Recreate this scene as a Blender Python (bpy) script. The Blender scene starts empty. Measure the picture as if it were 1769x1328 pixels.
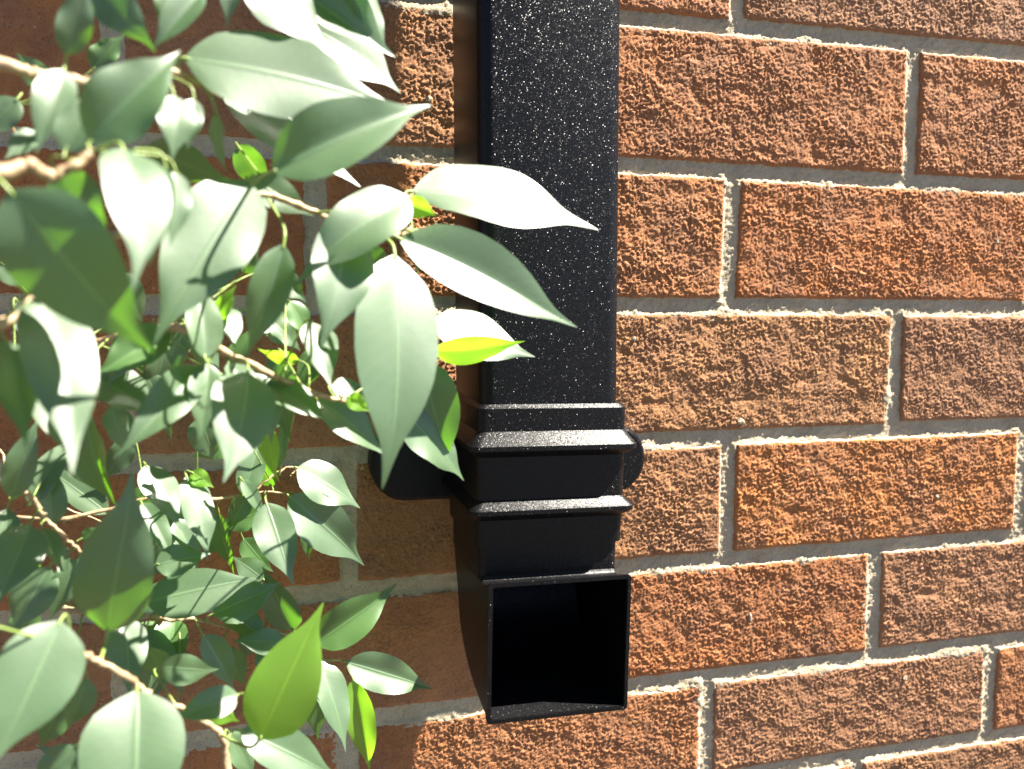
import bpy, math, random
import numpy as np
from mathutils import Vector, Matrix
sc = bpy.context.scene
COL = sc.collection
CAM_POS=[0.20271, -0.44438, 0.52367]
CAM_AXES=[[0.966666, -0.256029, -0.002524], [0.026712, 0.091039, 0.995489], [-0.254644, -0.962373, 0.094843]]
LENS=29.508
BRANCHES=[
([(117.3, -235.0, 582.1), (141.8, -228.0, 577.5), (147.7, -224.0, 576.7), (155.3, -220.0, 577.0), (161.9, -215.0, 578.0), (175.5, -205.0, 583.8), (186.7, -195.0, 580.5)],2.00,0.90),
([(127.6, -265.0, 544.3), (147.4, -252.0, 550.3), (151.9, -249.0, 552.4), (154.8, -246.0, 550.9), (159.5, -244.0, 553.4), (162.6, -242.0, 556.8)],2.20,1.20),
([(99.3, -200.0, 534.9), (150.8, -195.0, 540.3), (172.1, -188.0, 550.8), (192.3, -183.0, 556.1), (206.3, -178.0, 553.8), (214.9, -174.0, 550.6), (226.8, -170.0, 547.9), (238.5, -165.0, 546.5), (243.0, -163.0, 549.7)],1.80,0.80),
([(63.3, -120.0, 506.2), (126.2, -128.0, 509.5), (157.3, -150.0, 514.8), (173.3, -180.0, 516.7), (183.0, -176.0, 509.9), (193.7, -172.0, 503.9), (202.3, -168.0, 498.8), (210.4, -164.0, 494.8), (219.9, -160.0, 491.8)],2.20,0.90),
([(115.0, -240.0, 515.1), (137.8, -225.0, 519.4), (142.7, -215.0, 526.2)],2.00,1.20),
([(81.7, -150.0, 475.8), (109.8, -140.0, 465.8), (117.7, -135.0, 459.3), (120.4, -134.0, 452.8), (125.3, -132.0, 445.4), (130.3, -130.0, 438.4)],1.30,0.70),
([(62.9, -112.0, 420.4), (125.7, -105.0, 407.9), (146.1, -101.0, 403.5), (154.2, -100.0, 400.4), (164.3, -98.0, 398.7), (184.0, -95.0, 389.7), (198.6, -92.0, 386.0), (209.8, -85.0, 371.7), (222.4, -82.0, 368.0), (225.8, -82.0, 359.6)],1.50,0.50),
([(96.0, -195.0, 417.9), (133.8, -205.0, 428.9), (146.1, -213.0, 435.6), (149.6, -212.0, 432.6), (157.4, -208.0, 424.9), (162.9, -205.0, 417.8)],1.60,1.00),
([(183.5, -175.0, 338.3), (179.3, -168.0, 372.4), (177.6, -168.0, 384.8), (169.1, -170.0, 393.9), (159.9, -175.0, 403.7)],1.70,1.00),
([(61.5, -105.0, 441.4), (119.8, -98.0, 443.0), (148.6, -97.0, 448.9), (172.8, -96.0, 446.7), (186.6, -92.0, 447.8), (203.0, -90.0, 445.9)],1.20,0.50),
([(61.5, -50.0, 460.9), (86.9, -50.0, 451.6), (101.3, -48.0, 438.7), (120.0, -46.0, 428.7)],0.90,0.50),
([(186.6, -92.0, 447.8), (197.7, -90.0, 455.9), (204.2, -88.0, 456.1), (201.1, -89.0, 453.1)],0.60,0.40),
([(118.5, -240.0, 568.1), (130.8, -225.0, 601.1), (158.3, -215.0, 611.7), (193.5, -200.0, 618.5), (225.7, -180.0, 626.3)],2.00,1.00),
([(110.1, -150.0, 589.5), (119.1, -150.0, 583.2), (122.9, -148.0, 576.0)],1.10,0.80),
]
# leaf: base, tip, normal, width, fold, bend, kind, petiole foot (mm)
LEAVES=[
((154.1, -222.0, 581.9),(159.9, -225.0, 599.6),(0.257, -0.935, -0.243),7.7,10,0.03,0,(153.7, -220.8, 576.9)),
((157.7, -214.0, 602.7),(173.2, -216.0, 586.2),(-0.19, -0.98, -0.059),10.6,8,0.05,0,(155.4, -216.1, 610.6)),
((176.5, -205.0, 610.5),(172.9, -205.0, 592.6),(0.359, -0.93, -0.072),9.4,10,0.05,0,(176.5, -207.2, 615.2)),
((183.5, -208.0, 603.7),(171.4, -212.0, 586.6),(0.077, -0.981, 0.176),8.1,32,0.05,0,(180.2, -205.7, 615.9)),
((190.8, -200.0, 616.0),(188.4, -200.0, 597.2),(0.198, -0.98, -0.025),6.9,14,0.08,0,(190.9, -201.1, 618.0)),
((194.0, -198.0, 614.1),(216.1, -196.0, 592.8),(0.343, -0.9, 0.27),18.9,8,0.04,0,(194.0, -199.7, 618.6)),
((178.1, -205.0, 587.6),(235.4, -196.0, 579.9),(0.186, -0.942, 0.278),24.5,8,0.05,0,(176.3, -204.3, 583.6)),
((205.4, -178.0, 617.7),(236.1, -176.0, 599.1),(0.235, -0.928, 0.288),20.5,34,0.04,0,(211.1, -189.1, 622.7)),
((220.8, -176.0, 625.7),(234.7, -172.0, 603.1),(0.642, -0.72, 0.265),15.2,8,0.04,0,(224.0, -181.1, 625.9)),
((213.3, -150.0, 614.5),(241.7, -150.0, 595.5),(0.201, -0.932, 0.302),20.4,12,0.05,0,(225.7, -180.0, 626.3)),
((199.5, -220.0, 557.1),(241.6, -214.0, 577.5),(0.016, -0.968, 0.251),18.2,33,0.06,0,(190.8, -183.4, 555.7)),
((185.2, -170.0, 586.5),(226.0, -165.0, 561.7),(0.432, -0.697, 0.572),20.1,8,0.03,0,(186.7, -195.0, 580.5)),
((161.7, -240.0, 559.0),(181.3, -236.0, 580.6),(0.029, -0.987, 0.157),15.4,28,0.08,0,(162.6, -242.0, 556.8)),
((155.8, -236.0, 557.4),(162.3, -232.0, 572.8),(0.174, -0.968, 0.179),8.4,16,0.05,0,(161.7, -242.6, 555.8)),
((154.2, -226.0, 577.6),(149.0, -232.0, 557.1),(0.328, -0.926, 0.188),8.7,18,0.1,0,(152.0, -221.7, 576.9)),
((141.2, -200.0, 568.3),(135.3, -205.0, 560.0),(0.189, -0.895, 0.404),6.1,12,0.05,0,(152.2, -221.6, 576.9)),
((177.2, -222.0, 574.1),(176.6, -226.0, 558.2),(0.423, -0.883, 0.206),9.7,20,0.1,0,(166.8, -211.4, 580.1)),
((180.8, -212.0, 575.9),(179.1, -214.0, 562.6),(0.273, -0.956, 0.106),5.7,16,0.08,0,(173.6, -206.4, 583.0)),
((185.5, -206.0, 574.6),(187.7, -200.0, 559.5),(0.944, -0.329, 0.012),9.3,10,-0.08,0,(181.8, -199.4, 582.0)),
((169.3, -246.0, 557.2),(174.4, -264.0, 526.6),(0.416, -0.753, 0.51),13.7,18,0.1,0,(162.6, -242.0, 556.8)),
((176.6, -238.0, 555.1),(173.2, -240.0, 531.9),(0.033, -0.996, 0.081),6.2,14,0.06,0,(162.6, -242.0, 556.8)),
((178.1, -232.0, 554.7),(177.1, -236.0, 536.8),(0.421, -0.889, 0.177),7.1,12,0.05,0,(162.6, -242.0, 556.8)),
((193.5, -202.0, 557.3),(169.7, -221.0, 514.5),(0.194, -0.932, 0.306),22.2,10,0.04,0,(189.5, -183.7, 555.3)),
((150.4, -258.0, 546.2),(173.9, -250.0, 513.2),(-0.04, -0.964, -0.262),21.7,12,0.05,0,(146.0, -252.9, 549.9)),
((152.7, -232.0, 554.5),(163.6, -230.0, 537.4),(-0.289, -0.912, -0.29),12.5,8,0.04,0,(160.3, -243.5, 554.3)),
((166.3, -190.0, 567.4),(188.2, -188.0, 558.7),(-0.17, -0.776, -0.607),12.0,8,0.04,0,(172.1, -188.0, 550.8)),
((192.5, -176.0, 561.6),(210.6, -174.0, 550.5),(0.185, -0.974, 0.127),10.8,16,0.04,0,(193.9, -182.4, 555.8)),
((149.5, -234.0, 526.5),(160.4, -258.0, 488.9),(0.366, -0.732, 0.574),15.3,12,0.06,0,(138.2, -224.0, 520.1)),
((139.8, -230.0, 516.1),(148.2, -248.0, 493.2),(0.379, -0.654, 0.655),9.9,14,0.06,0,(136.4, -225.9, 519.2)),
((136.8, -198.0, 502.3),(149.3, -212.0, 483.4),(0.209, -0.714, 0.668),8.3,14,0.05,0,(142.1, -216.3, 525.3)),
((139.8, -150.0, 501.4),(161.3, -150.0, 487.0),(0.363, -0.761, 0.538),16.0,22,0.05,0,(144.4, -140.9, 512.6)),
((142.3, -165.0, 493.3),(148.2, -160.0, 459.9),(-0.519, -0.827, -0.216),15.2,30,0.08,2,(152.0, -146.3, 513.9)),
((142.0, -130.0, 488.9),(145.5, -128.0, 471.8),(0.63, -0.776, 0.039),9.2,12,0.05,0,(135.2, -134.3, 511.0)),
((143.8, -120.0, 486.8),(146.8, -120.0, 474.1),(0.44, -0.893, 0.101),5.2,10,0.05,0,(131.5, -131.8, 510.4)),
((177.4, -176.0, 505.4),(155.5, -194.0, 480.9),(0.259, -0.875, 0.41),12.3,26,0.08,0,(181.6, -176.6, 510.9)),
((190.7, -190.0, 504.3),(185.5, -212.0, 475.9),(0.377, -0.764, 0.523),18.3,14,0.08,0,(186.8, -174.6, 507.7)),
((181.9, -176.0, 519.3),(187.3, -178.0, 529.9),(-0.274, -0.961, -0.041),5.3,14,0.05,1,(178.3, -177.9, 513.2)),
((181.5, -148.0, 523.5),(185.1, -158.0, 509.3),(0.4, -0.699, 0.593),9.8,16,0.05,0,(162.1, -158.9, 515.4)),
((169.4, -150.0, 517.5),(165.5, -150.0, 500.0),(-0.405, -0.91, 0.09),8.8,12,0.05,0,(160.0, -155.2, 515.1)),
((201.8, -200.0, 540.5),(191.1, -196.0, 509.0),(0.034, -0.99, -0.137),11.4,32,0.08,0,(197.4, -181.2, 555.3)),
((219.0, -196.0, 547.3),(211.1, -212.0, 511.9),(0.355, -0.879, 0.319),18.5,14,0.08,0,(211.3, -175.7, 552.0)),
((209.2, -168.0, 518.3),(214.0, -180.0, 497.4),(0.298, -0.797, 0.526),11.7,20,0.06,0,(199.3, -169.4, 500.5)),
((237.7, -196.0, 555.0),(204.3, -204.0, 529.2),(-0.097, -0.908, 0.407),17.5,18,0.12,0,(226.8, -170.0, 547.9)),
((244.8, -152.0, 562.5),(315.3, -144.0, 551.5),(0.185, -0.745, 0.641),30.3,14,0.06,0,(243.0, -163.0, 549.7)),
((236.5, -180.0, 544.2),(296.8, -174.0, 514.6),(0.236, -0.926, 0.293),22.1,27,0.05,0,(231.7, -167.9, 547.3)),
((233.8, -190.0, 538.6),(228.4, -207.0, 471.2),(0.353, -0.914, 0.202),27.3,13,0.06,0,(226.8, -170.0, 547.9)),
((256.1, -120.0, 517.0),(298.2, -118.0, 501.6),(0.233, -0.814, 0.532),22.4,10,0.04,0,(243.0, -163.0, 549.7)),
((254.7, -132.0, 506.4),(291.2, -130.0, 510.0),(0.095, -0.871, -0.481),12.5,14,0.06,1,(219.9, -160.0, 491.8)),
((249.6, -136.0, 503.2),(260.6, -132.0, 461.5),(-0.222, -0.963, -0.151),20.7,14,0.06,0,(219.9, -160.0, 491.8)),
((239.7, -140.0, 487.2),(266.0, -132.0, 456.0),(0.553, -0.79, 0.264),21.2,14,0.05,0,(219.9, -160.0, 491.8)),
((211.3, -150.0, 491.3),(235.2, -146.0, 468.9),(0.554, -0.69, 0.465),16.4,16,0.05,0,(216.6, -161.4, 492.8)),
((220.6, -164.0, 493.7),(227.9, -166.0, 488.3),(-0.144, -0.975, 0.166),5.9,20,0.08,1,(218.7, -160.5, 492.1)),
((215.8, -156.0, 496.2),(229.3, -152.0, 491.0),(0.413, -0.782, 0.467),9.0,12,0.05,0,(216.9, -161.3, 492.7)),
((226.1, -150.0, 543.1),(238.4, -148.0, 530.6),(0.005, -0.988, -0.153),11.3,12,0.04,0,(233.8, -167.0, 547.0)),
((240.1, -176.0, 555.4),(248.3, -182.0, 551.3),(-0.569, -0.82, 0.07),7.0,18,0.1,1,(235.1, -166.5, 546.9)),
((240.9, -170.0, 547.6),(252.8, -174.0, 542.9),(0.192, -0.454, 0.87),7.2,18,0,1,(239.1, -164.7, 546.9)),
((205.5, -150.0, 505.0),(192.4, -150.0, 508.8),(-0.164, -0.803, -0.573),6.3,14,0.05,1,(208.3, -165.0, 495.8)),
((198.6, -140.0, 506.9),(201.7, -138.0, 475.2),(-0.528, -0.843, -0.104),15.1,14,0.06,0,(206.4, -166.0, 496.8)),
((194.4, -140.0, 484.2),(196.9, -138.0, 460.8),(-0.524, -0.842, -0.126),8.6,20,0.05,1,(210.4, -164.0, 494.8)),
((198.1, -132.0, 465.2),(199.9, -130.0, 486.5),(0.297, -0.953, 0.064),3.8,20,0.05,2,(197.5, -90.0, 455.7)),
((203.0, -140.0, 525.0),(209.0, -138.0, 510.7),(0.532, -0.84, 0.105),8.8,14,0.05,2,(201.1, -168.6, 499.5)),
((193.4, -135.0, 521.0),(206.5, -133.0, 507.2),(0.404, -0.878, 0.258),11.7,14,0.05,0,(159.3, -153.7, 515.0)),
((188.4, -150.0, 534.6),(193.5, -152.0, 542.1),(-0.068, -0.975, -0.213),6.0,14,0.05,0,(164.7, -163.9, 515.7)),
((116.6, -150.0, 536.7),(124.9, -150.0, 528.7),(0.117, -0.986, 0.121),7.4,16,0.05,0,(133.1, -132.9, 510.7)),
((161.3, -165.0, 517.9),(157.4, -165.0, 503.6),(-0.005, -1.0, 0.001),7.6,16,0.05,0,(164.5, -163.5, 515.7)),
((174.5, -150.0, 502.1),(170.9, -150.0, 490.7),(0.264, -0.961, -0.084),6.5,14,0.05,0,(160.8, -156.5, 515.2)),
((152.1, -120.0, 500.4),(160.6, -118.0, 474.5),(0.133, -0.991, -0.033),12.1,14,0.05,0,(138.4, -136.6, 511.6)),
((169.6, -115.0, 482.3),(174.2, -112.0, 464.1),(0.165, -0.979, -0.119),12.2,12,0.05,0,(165.6, -96.3, 447.3)),
((152.6, -202.0, 435.0),(162.7, -206.0, 480.0),(-0.141, -0.988, -0.056),20.5,14,0.05,0,(152.2, -210.7, 430.1)),
((120.1, -148.0, 453.4),(114.4, -166.0, 433.0),(0.389, -0.742, 0.547),14.7,16,0.08,0,(119.4, -134.4, 455.1)),
((121.3, -140.0, 450.1),(129.0, -152.0, 438.1),(0.31, -0.562, 0.767),7.2,16,0.06,0,(121.2, -133.7, 451.7)),
((125.5, -130.0, 441.4),(125.3, -130.0, 428.2),(0.34, -0.94, -0.007),2.9,14,0.05,0,(127.4, -131.1, 442.4)),
((120.5, -130.0, 434.0),(108.1, -132.0, 412.5),(-0.011, -0.995, 0.099),14.6,22,0.06,0,(129.1, -130.5, 440.0)),
((145.7, -220.0, 445.7),(133.7, -234.0, 417.0),(0.255, -0.907, 0.336),19.3,10,0.05,0,(146.1, -213.0, 435.6)),
((160.3, -208.0, 420.4),(160.9, -225.0, 383.9),(0.162, -0.893, 0.42),25.7,12,0.08,0,(160.4, -206.4, 421.1)),
((140.1, -190.0, 397.6),(128.8, -190.0, 386.8),(-0.128, -0.983, 0.134),10.0,12,0.05,0,(162.9, -205.0, 417.8)),
((141.8, -180.0, 413.4),(135.7, -180.0, 398.0),(0.202, -0.976, -0.08),9.0,18,0.06,0,(131.0, -204.3, 428.1)),
((146.8, -148.0, 419.9),(149.8, -162.0, 398.2),(0.298, -0.782, 0.547),13.1,12,0.05,0,(130.3, -130.0, 438.4)),
((152.7, -120.0, 428.7),(171.9, -118.0, 430.7),(0.038, -0.868, 0.495),11.8,14,0.05,0,(143.7, -101.5, 404.0)),
((147.5, -112.0, 412.3),(189.1, -108.0, 417.1),(0.028, -0.869, 0.493),18.3,10,0.04,0,(143.6, -101.5, 404.0)),
((170.6, -104.0, 402.6),(197.0, -100.0, 411.1),(-0.002, -0.903, 0.43),16.1,12,0.05,0,(167.2, -97.6, 397.3)),
((201.2, -92.0, 388.2),(190.1, -96.0, 418.2),(-0.167, -0.967, -0.191),14.6,22,0.05,0,(198.6, -92.0, 386.0)),
((198.0, -104.0, 387.8),(178.0, -106.0, 391.5),(0.193, -0.739, 0.645),11.1,14,0.05,0,(195.4, -92.7, 386.8)),
((190.4, -186.0, 390.6),(210.8, -182.0, 431.0),(-0.209, -0.957, 0.2),21.6,10,0.05,1,(177.6, -168.0, 384.8)),
((209.5, -84.0, 377.8),(246.8, -78.0, 398.9),(0.023, -0.972, 0.235),18.3,33,0.05,2,(207.3, -86.5, 374.9)),
((222.6, -84.0, 368.5),(262.1, -78.0, 348.8),(0.276, -0.921, 0.274),16.7,26,0.05,0,(222.0, -82.1, 368.1)),
((210.2, -88.0, 372.4),(221.3, -100.0, 336.2),(0.471, -0.784, 0.405),15.6,16,0.06,0,(209.0, -85.5, 372.7)),
((225.1, -88.0, 362.4),(232.9, -84.0, 316.2),(-0.072, -0.993, -0.098),12.7,26,0.06,1,(224.7, -82.0, 362.2)),
((208.7, -76.0, 364.9),(209.8, -74.0, 328.8),(0.062, -0.997, -0.053),13.3,12,0.05,2,(212.4, -84.4, 370.9)),
((183.1, -160.0, 381.3),(215.2, -154.0, 355.9),(0.461, -0.795, 0.394),14.9,18,0.06,0,(178.2, -168.0, 380.6)),
((204.2, -92.0, 456.9),(230.0, -86.0, 437.3),(0.479, -0.787, 0.388),18.6,10,0.05,0,(203.1, -88.3, 456.1)),
((200.7, -94.0, 445.7),(231.0, -86.0, 412.3),(0.378, -0.918, 0.123),20.8,26,0.06,0,(200.3, -90.3, 446.2)),
((207.4, -70.0, 427.7),(208.2, -68.0, 410.3),(0.07, -0.991, -0.11),6.2,16,0.05,2,(203.0, -90.0, 445.9)),
((191.8, -98.0, 444.5),(201.3, -112.0, 413.5),(0.089, -0.897, 0.433),16.3,12,0.05,0,(191.4, -91.4, 447.2)),
((182.9, -100.0, 454.9),(190.8, -98.0, 438.2),(0.525, -0.839, 0.145),6.3,24,0.05,0,(181.6, -93.4, 447.4)),
((150.1, -114.0, 465.0),(162.7, -126.0, 442.4),(0.399, -0.7, 0.592),13.1,16,0.05,0,(148.6, -97.0, 448.9)),
((163.5, -110.0, 459.3),(171.4, -122.0, 429.0),(0.453, -0.782, 0.427),12.8,16,0.05,0,(161.9, -96.4, 447.7)),
((165.2, -110.0, 460.8),(173.5, -112.0, 454.7),(-0.022, -0.958, 0.285),6.7,14,0.05,1,(163.4, -96.4, 447.5)),
((188.6, -80.0, 436.6),(171.0, -80.0, 430.8),(-0.028, -0.996, 0.086),11.5,10,0.05,2,(191.2, -91.4, 447.2)),
((172.5, -84.0, 438.1),(178.1, -82.0, 410.9),(-0.543, -0.822, -0.173),9.5,26,0.05,2,(175.0, -95.3, 446.9)),
((146.7, -90.0, 454.4),(149.6, -88.0, 426.3),(-0.528, -0.842, -0.114),17.5,10,0.05,0,(148.1, -97.0, 448.8)),
((184.5, -182.0, 403.9),(165.3, -188.0, 400.9),(0.162, -0.804, 0.572),9.6,20,0.14,0,(169.9, -169.8, 393.1)),
((157.7, -150.0, 402.2),(176.0, -148.0, 397.9),(0.149, -0.971, 0.184),10.5,12,0.05,0,(165.3, -172.1, 398.0)),
((168.2, -120.0, 400.6),(178.6, -118.0, 376.7),(0.506, -0.849, 0.151),10.9,28,0.05,0,(163.5, -98.2, 398.8)),
((173.5, -100.0, 386.5),(181.5, -98.0, 369.1),(0.168, -0.985, -0.036),11.0,12,0.05,2,(176.0, -96.2, 393.3)),
((150.5, -130.0, 401.7),(158.8, -128.0, 386.0),(-0.21, -0.95, -0.231),10.7,12,0.05,2,(147.5, -100.8, 403.0)),
((170.9, -150.0, 387.6),(181.8, -148.0, 378.3),(0.16, -0.987, -0.024),8.8,10,0.05,1,(175.1, -168.6, 387.5)),
((128.6, -120.0, 440.5),(136.2, -120.0, 443.8),(-0.057, -0.99, 0.132),5.3,14,0.05,2,(130.1, -130.1, 438.7)),
((177.8, -140.0, 371.2),(186.1, -138.0, 351.3),(0.513, -0.849, 0.128),9.3,16,0.05,0,(179.3, -168.0, 372.4)),
((136.1, -120.0, 352.1),(109.1, -118.0, 363.9),(0.023, -0.976, 0.218),13.9,12,0.05,0,(152.1, -100.3, 401.3)),
((188.8, -70.0, 404.1),(175.9, -70.0, 415.6),(0.169, -0.967, 0.191),11.0,12,0.05,0,(189.6, -93.8, 388.3)),
((180.6, -66.0, 421.8),(192.4, -66.0, 405.2),(0.133, -0.987, 0.093),10.8,12,0.05,2,(186.1, -92.1, 447.7)),
((100.7, -100.0, 443.7),(111.2, -100.0, 420.6),(-0.462, -0.862, -0.211),15.1,12,0.05,0,(100.7, -100.3, 442.5)),
((112.4, -120.0, 525.3),(118.2, -118.0, 507.1),(0.505, -0.861, 0.065),10.1,16,0.05,0,(112.5, -126.3, 508.8)),
((126.0, -110.0, 517.0),(134.4, -108.0, 499.9),(0.648, -0.725, 0.233),11.9,16,0.05,0,(124.2, -127.7, 509.4)),
((142.7, -118.0, 513.9),(151.4, -116.0, 498.4),(0.338, -0.939, 0.067),9.6,24,0.05,2,(132.9, -132.7, 510.6)),
((159.2, -120.0, 508.6),(153.7, -118.0, 489.6),(0.161, -0.975, -0.15),9.3,16,0.05,0,(144.0, -140.6, 512.5)),
((169.7, -135.0, 512.2),(178.9, -132.0, 498.6),(0.629, -0.731, 0.265),10.1,18,0.05,0,(157.3, -150.0, 514.8)),
((182.4, -130.0, 500.4),(190.7, -128.0, 516.8),(-0.201, -0.955, 0.219),7.8,16,0.05,2,(157.3, -150.0, 514.8)),
((197.2, -125.0, 535.6),(209.2, -123.0, 525.1),(0.293, -0.943, 0.157),10.0,26,0.05,0,(157.3, -150.0, 514.8)),
((211.7, -130.0, 508.3),(206.2, -128.0, 491.2),(0.043, -0.991, -0.13),9.0,22,0.05,2,(219.3, -160.3, 491.9)),
((202.0, -120.0, 486.2),(187.0, -118.0, 475.5),(-0.259, -0.948, 0.186),9.2,16,0.05,0,(197.7, -90.0, 455.9)),
((181.7, -100.0, 470.7),(164.1, -98.0, 464.3),(-0.16, -0.978, 0.134),9.9,14,0.05,2,(193.2, -90.8, 452.6)),
((141.9, -95.0, 471.7),(131.5, -93.0, 455.9),(-0.119, -0.992, -0.048),9.7,14,0.05,0,(146.7, -97.1, 448.5)),
((162.0, -84.0, 447.5),(152.1, -82.0, 428.3),(0.004, -0.994, -0.106),10.6,18,0.05,0,(162.5, -96.4, 447.6)),
((175.9, -80.0, 432.2),(163.7, -78.0, 417.7),(-0.121, -0.992, -0.036),10.0,16,0.05,2,(178.8, -94.3, 447.2)),
((184.7, -85.0, 446.4),(176.0, -83.0, 430.5),(-0.048, -0.994, -0.099),8.8,24,0.05,0,(186.6, -92.0, 447.8)),
((194.0, -86.0, 448.5),(188.7, -88.0, 463.7),(-0.527, -0.8, -0.287),9.7,18,0.05,2,(194.4, -91.0, 446.9)),
((136.3, -88.0, 442.9),(139.1, -86.0, 425.6),(0.104, -0.99, -0.098),9.5,12,0.05,2,(135.9, -97.4, 446.3)),
((154.1, -80.0, 426.4),(143.1, -78.0, 410.7),(-0.124, -0.991, -0.04),11.5,12,0.05,0,(147.8, -100.8, 402.9)),
((155.7, -86.0, 392.6),(148.1, -84.0, 375.4),(-0.006, -0.994, -0.113),11.2,24,0.05,2,(159.5, -99.0, 399.5)),
((185.1, -84.0, 387.6),(179.9, -82.0, 373.4),(-0.129, -0.987, -0.092),9.8,14,0.05,0,(187.6, -94.3, 388.8)),
((191.8, -78.0, 375.5),(203.6, -76.0, 362.8),(0.21, -0.977, 0.043),9.8,16,0.05,2,(203.7, -88.8, 379.5)),
((129.3, -100.0, 422.5),(118.0, -98.0, 405.7),(-0.118, -0.992, -0.039),11.0,12,0.05,0,(127.1, -104.7, 407.6)),
((109.5, -110.0, 413.1),(100.6, -108.0, 400.0),(-0.031, -0.991, -0.131),10.2,12,0.05,2,(108.8, -106.9, 411.3)),
((122.5, -130.0, 385.4),(113.8, -128.0, 368.5),(-0.093, -0.993, -0.07),11.3,14,0.05,2,(124.3, -105.2, 408.2)),
((156.9, -120.0, 371.8),(145.9, -118.0, 356.3),(-0.127, -0.991, -0.038),11.6,14,0.05,0,(157.7, -99.3, 399.8)),
((191.9, -120.0, 353.1),(202.4, -118.0, 336.1),(0.333, -0.938, 0.096),10.1,22,0.05,2,(204.5, -88.3, 378.5)),
((123.9, -110.0, 472.7),(132.4, -108.0, 454.5),(0.167, -0.985, -0.031),9.9,12,0.05,0,(117.7, -135.0, 459.3)),
((104.7, -110.0, 467.2),(112.9, -108.0, 453.6),(0.197, -0.98, -0.026),8.6,14,0.05,2,(116.0, -136.1, 460.7)),
((147.7, -140.0, 534.7),(155.5, -138.0, 517.3),(0.168, -0.985, -0.038),11.2,12,0.05,0,(148.6, -143.8, 513.3)),
((186.9, -130.0, 579.4),(198.1, -128.0, 564.2),(-0.362, -0.853, -0.377),11.7,12,0.05,2,(200.8, -180.0, 554.7)),
((129.4, -170.0, 582.6),(119.9, -170.0, 570.9),(-0.071, -0.996, 0.057),9.2,12,0.05,0,(119.2, -149.9, 582.8)),
((145.5, -150.0, 596.9),(155.2, -150.0, 608.2),(-0.048, -0.998, 0.041),8.5,14,0.05,2,(119.2, -150.0, 583.0)),
((134.6, -160.0, 588.6),(127.4, -160.0, 598.1),(0.042, -0.999, 0.032),7.6,14,0.05,2,(119.1, -150.0, 583.1)),
((215.5, -182.0, 627.8),(239.5, -180.0, 620.9),(0.173, -0.927, 0.334),14.9,12,0.05,0,(218.1, -184.8, 624.4)),
((136.1, -230.0, 587.6),(126.2, -230.0, 569.8),(0.021, -1.0, -0.012),7.6,12,0.05,0,(134.5, -230.1, 578.9)),
((139.5, -255.0, 554.9),(131.5, -255.0, 535.8),(0.094, -0.995, -0.04),8.6,12,0.05,0,(141.8, -255.7, 548.6)),
((125.5, -225.0, 511.6),(117.1, -225.0, 487.7),(0.236, -0.968, -0.083),10.2,12,0.05,0,(128.4, -231.2, 517.6)),
((98.2, -150.0, 465.8),(101.4, -150.0, 437.6),(0.402, -0.914, 0.046),10.8,12,0.05,0,(97.7, -144.3, 470.1)),
((129.5, -240.0, 452.4),(118.2, -240.0, 431.3),(0.032, -0.999, -0.017),10.7,12,0.05,0,(146.1, -213.0, 435.6)),
((191.2, -168.3, 502.4),(196.9, -168.3, 479.5),(0.586, -0.797, 0.149),11.3,28.9245,0.05,0,(193.5, -172.1, 504.0)),
((167.1, -166.4, 515.2),(147.0, -175.0, 503.0),(0.137, -0.901, 0.412),13.1,29.3083,0.05,2,(166.3, -166.8, 515.9)),
((143.7, -104.8, 406.4),(161.2, -99.2, 417.6),(0.123, -0.951, 0.284),10.3,16.9905,0.05,0,(142.6, -101.7, 404.2)),
((143.8, -104.2, 398.9),(160.0, -118.0, 377.0),(0.219, -0.743, 0.632),12.1,15.9596,0.05,0,(144.3, -101.3, 403.9)),
((129.3, -129.3, 436.0),(118.9, -129.7, 414.1),(0.07, -0.997, -0.016),9.1,16.5431,0.05,0,(130.3, -130.0, 438.4)),
((184.5, -175.7, 506.2),(193.8, -185.1, 488.4),(0.404, -0.705, 0.583),9.5,27.3385,0.05,0,(185.5, -175.1, 508.5)),
((183.0, -97.2, 448.3),(190.6, -88.0, 471.8),(0.177, -0.934, 0.309),10.7,20.5122,0.05,0,(182.0, -93.3, 447.4)),
((115.3, -131.0, 456.8),(127.6, -119.8, 478.9),(0.215, -0.913, 0.346),9.7,14.9189,0.05,0,(118.4, -134.7, 457.6)),
((175.6, -174.9, 511.1),(186.4, -174.2, 527.2),(-0.006, -0.999, 0.047),8.8,29.342,0.05,2,(178.3, -177.9, 513.2)),
((148.2, -95.3, 398.5),(134.7, -108.0, 382.3),(0.257, -0.855, 0.45),11.1,18.9276,0.05,2,(150.1, -100.5, 402.0)),
((121.3, -127.5, 447.7),(118.8, -121.6, 471.0),(0.341, -0.902, 0.265),10.3,26.0262,0.05,0,(123.7, -132.7, 447.8)),
((155.1, -151.1, 515.7),(146.2, -152.9, 497.4),(-0.002, -0.995, 0.097),9.0,29.0734,0.05,0,(156.5, -149.4, 514.6)),
((146.6, -95.2, 392.2),(144.4, -96.0, 361.1),(0.31, -0.951, 0.003),12.7,20.2024,0.05,0,(150.8, -100.4, 401.7)),
((189.0, -96.2, 387.9),(166.6, -91.9, 404.1),(0.331, -0.69, 0.644),12.5,27.0816,0.05,2,(188.7, -94.0, 388.5)),
((186.6, -97.0, 385.7),(200.9, -97.9, 354.8),(0.584, -0.757, 0.293),15.7,29.6296,0.05,0,(186.9, -94.4, 389.0)),
((178.9, -178.5, 506.4),(176.5, -185.6, 484.4),(0.286, -0.921, 0.265),10.5,24.8783,0.05,0,(181.4, -176.7, 511.0)),
((195.6, -85.8, 384.8),(192.4, -91.8, 358.1),(0.166, -0.966, 0.196),11.5,20.383,0.05,0,(199.4, -91.5, 385.0)),
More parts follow.
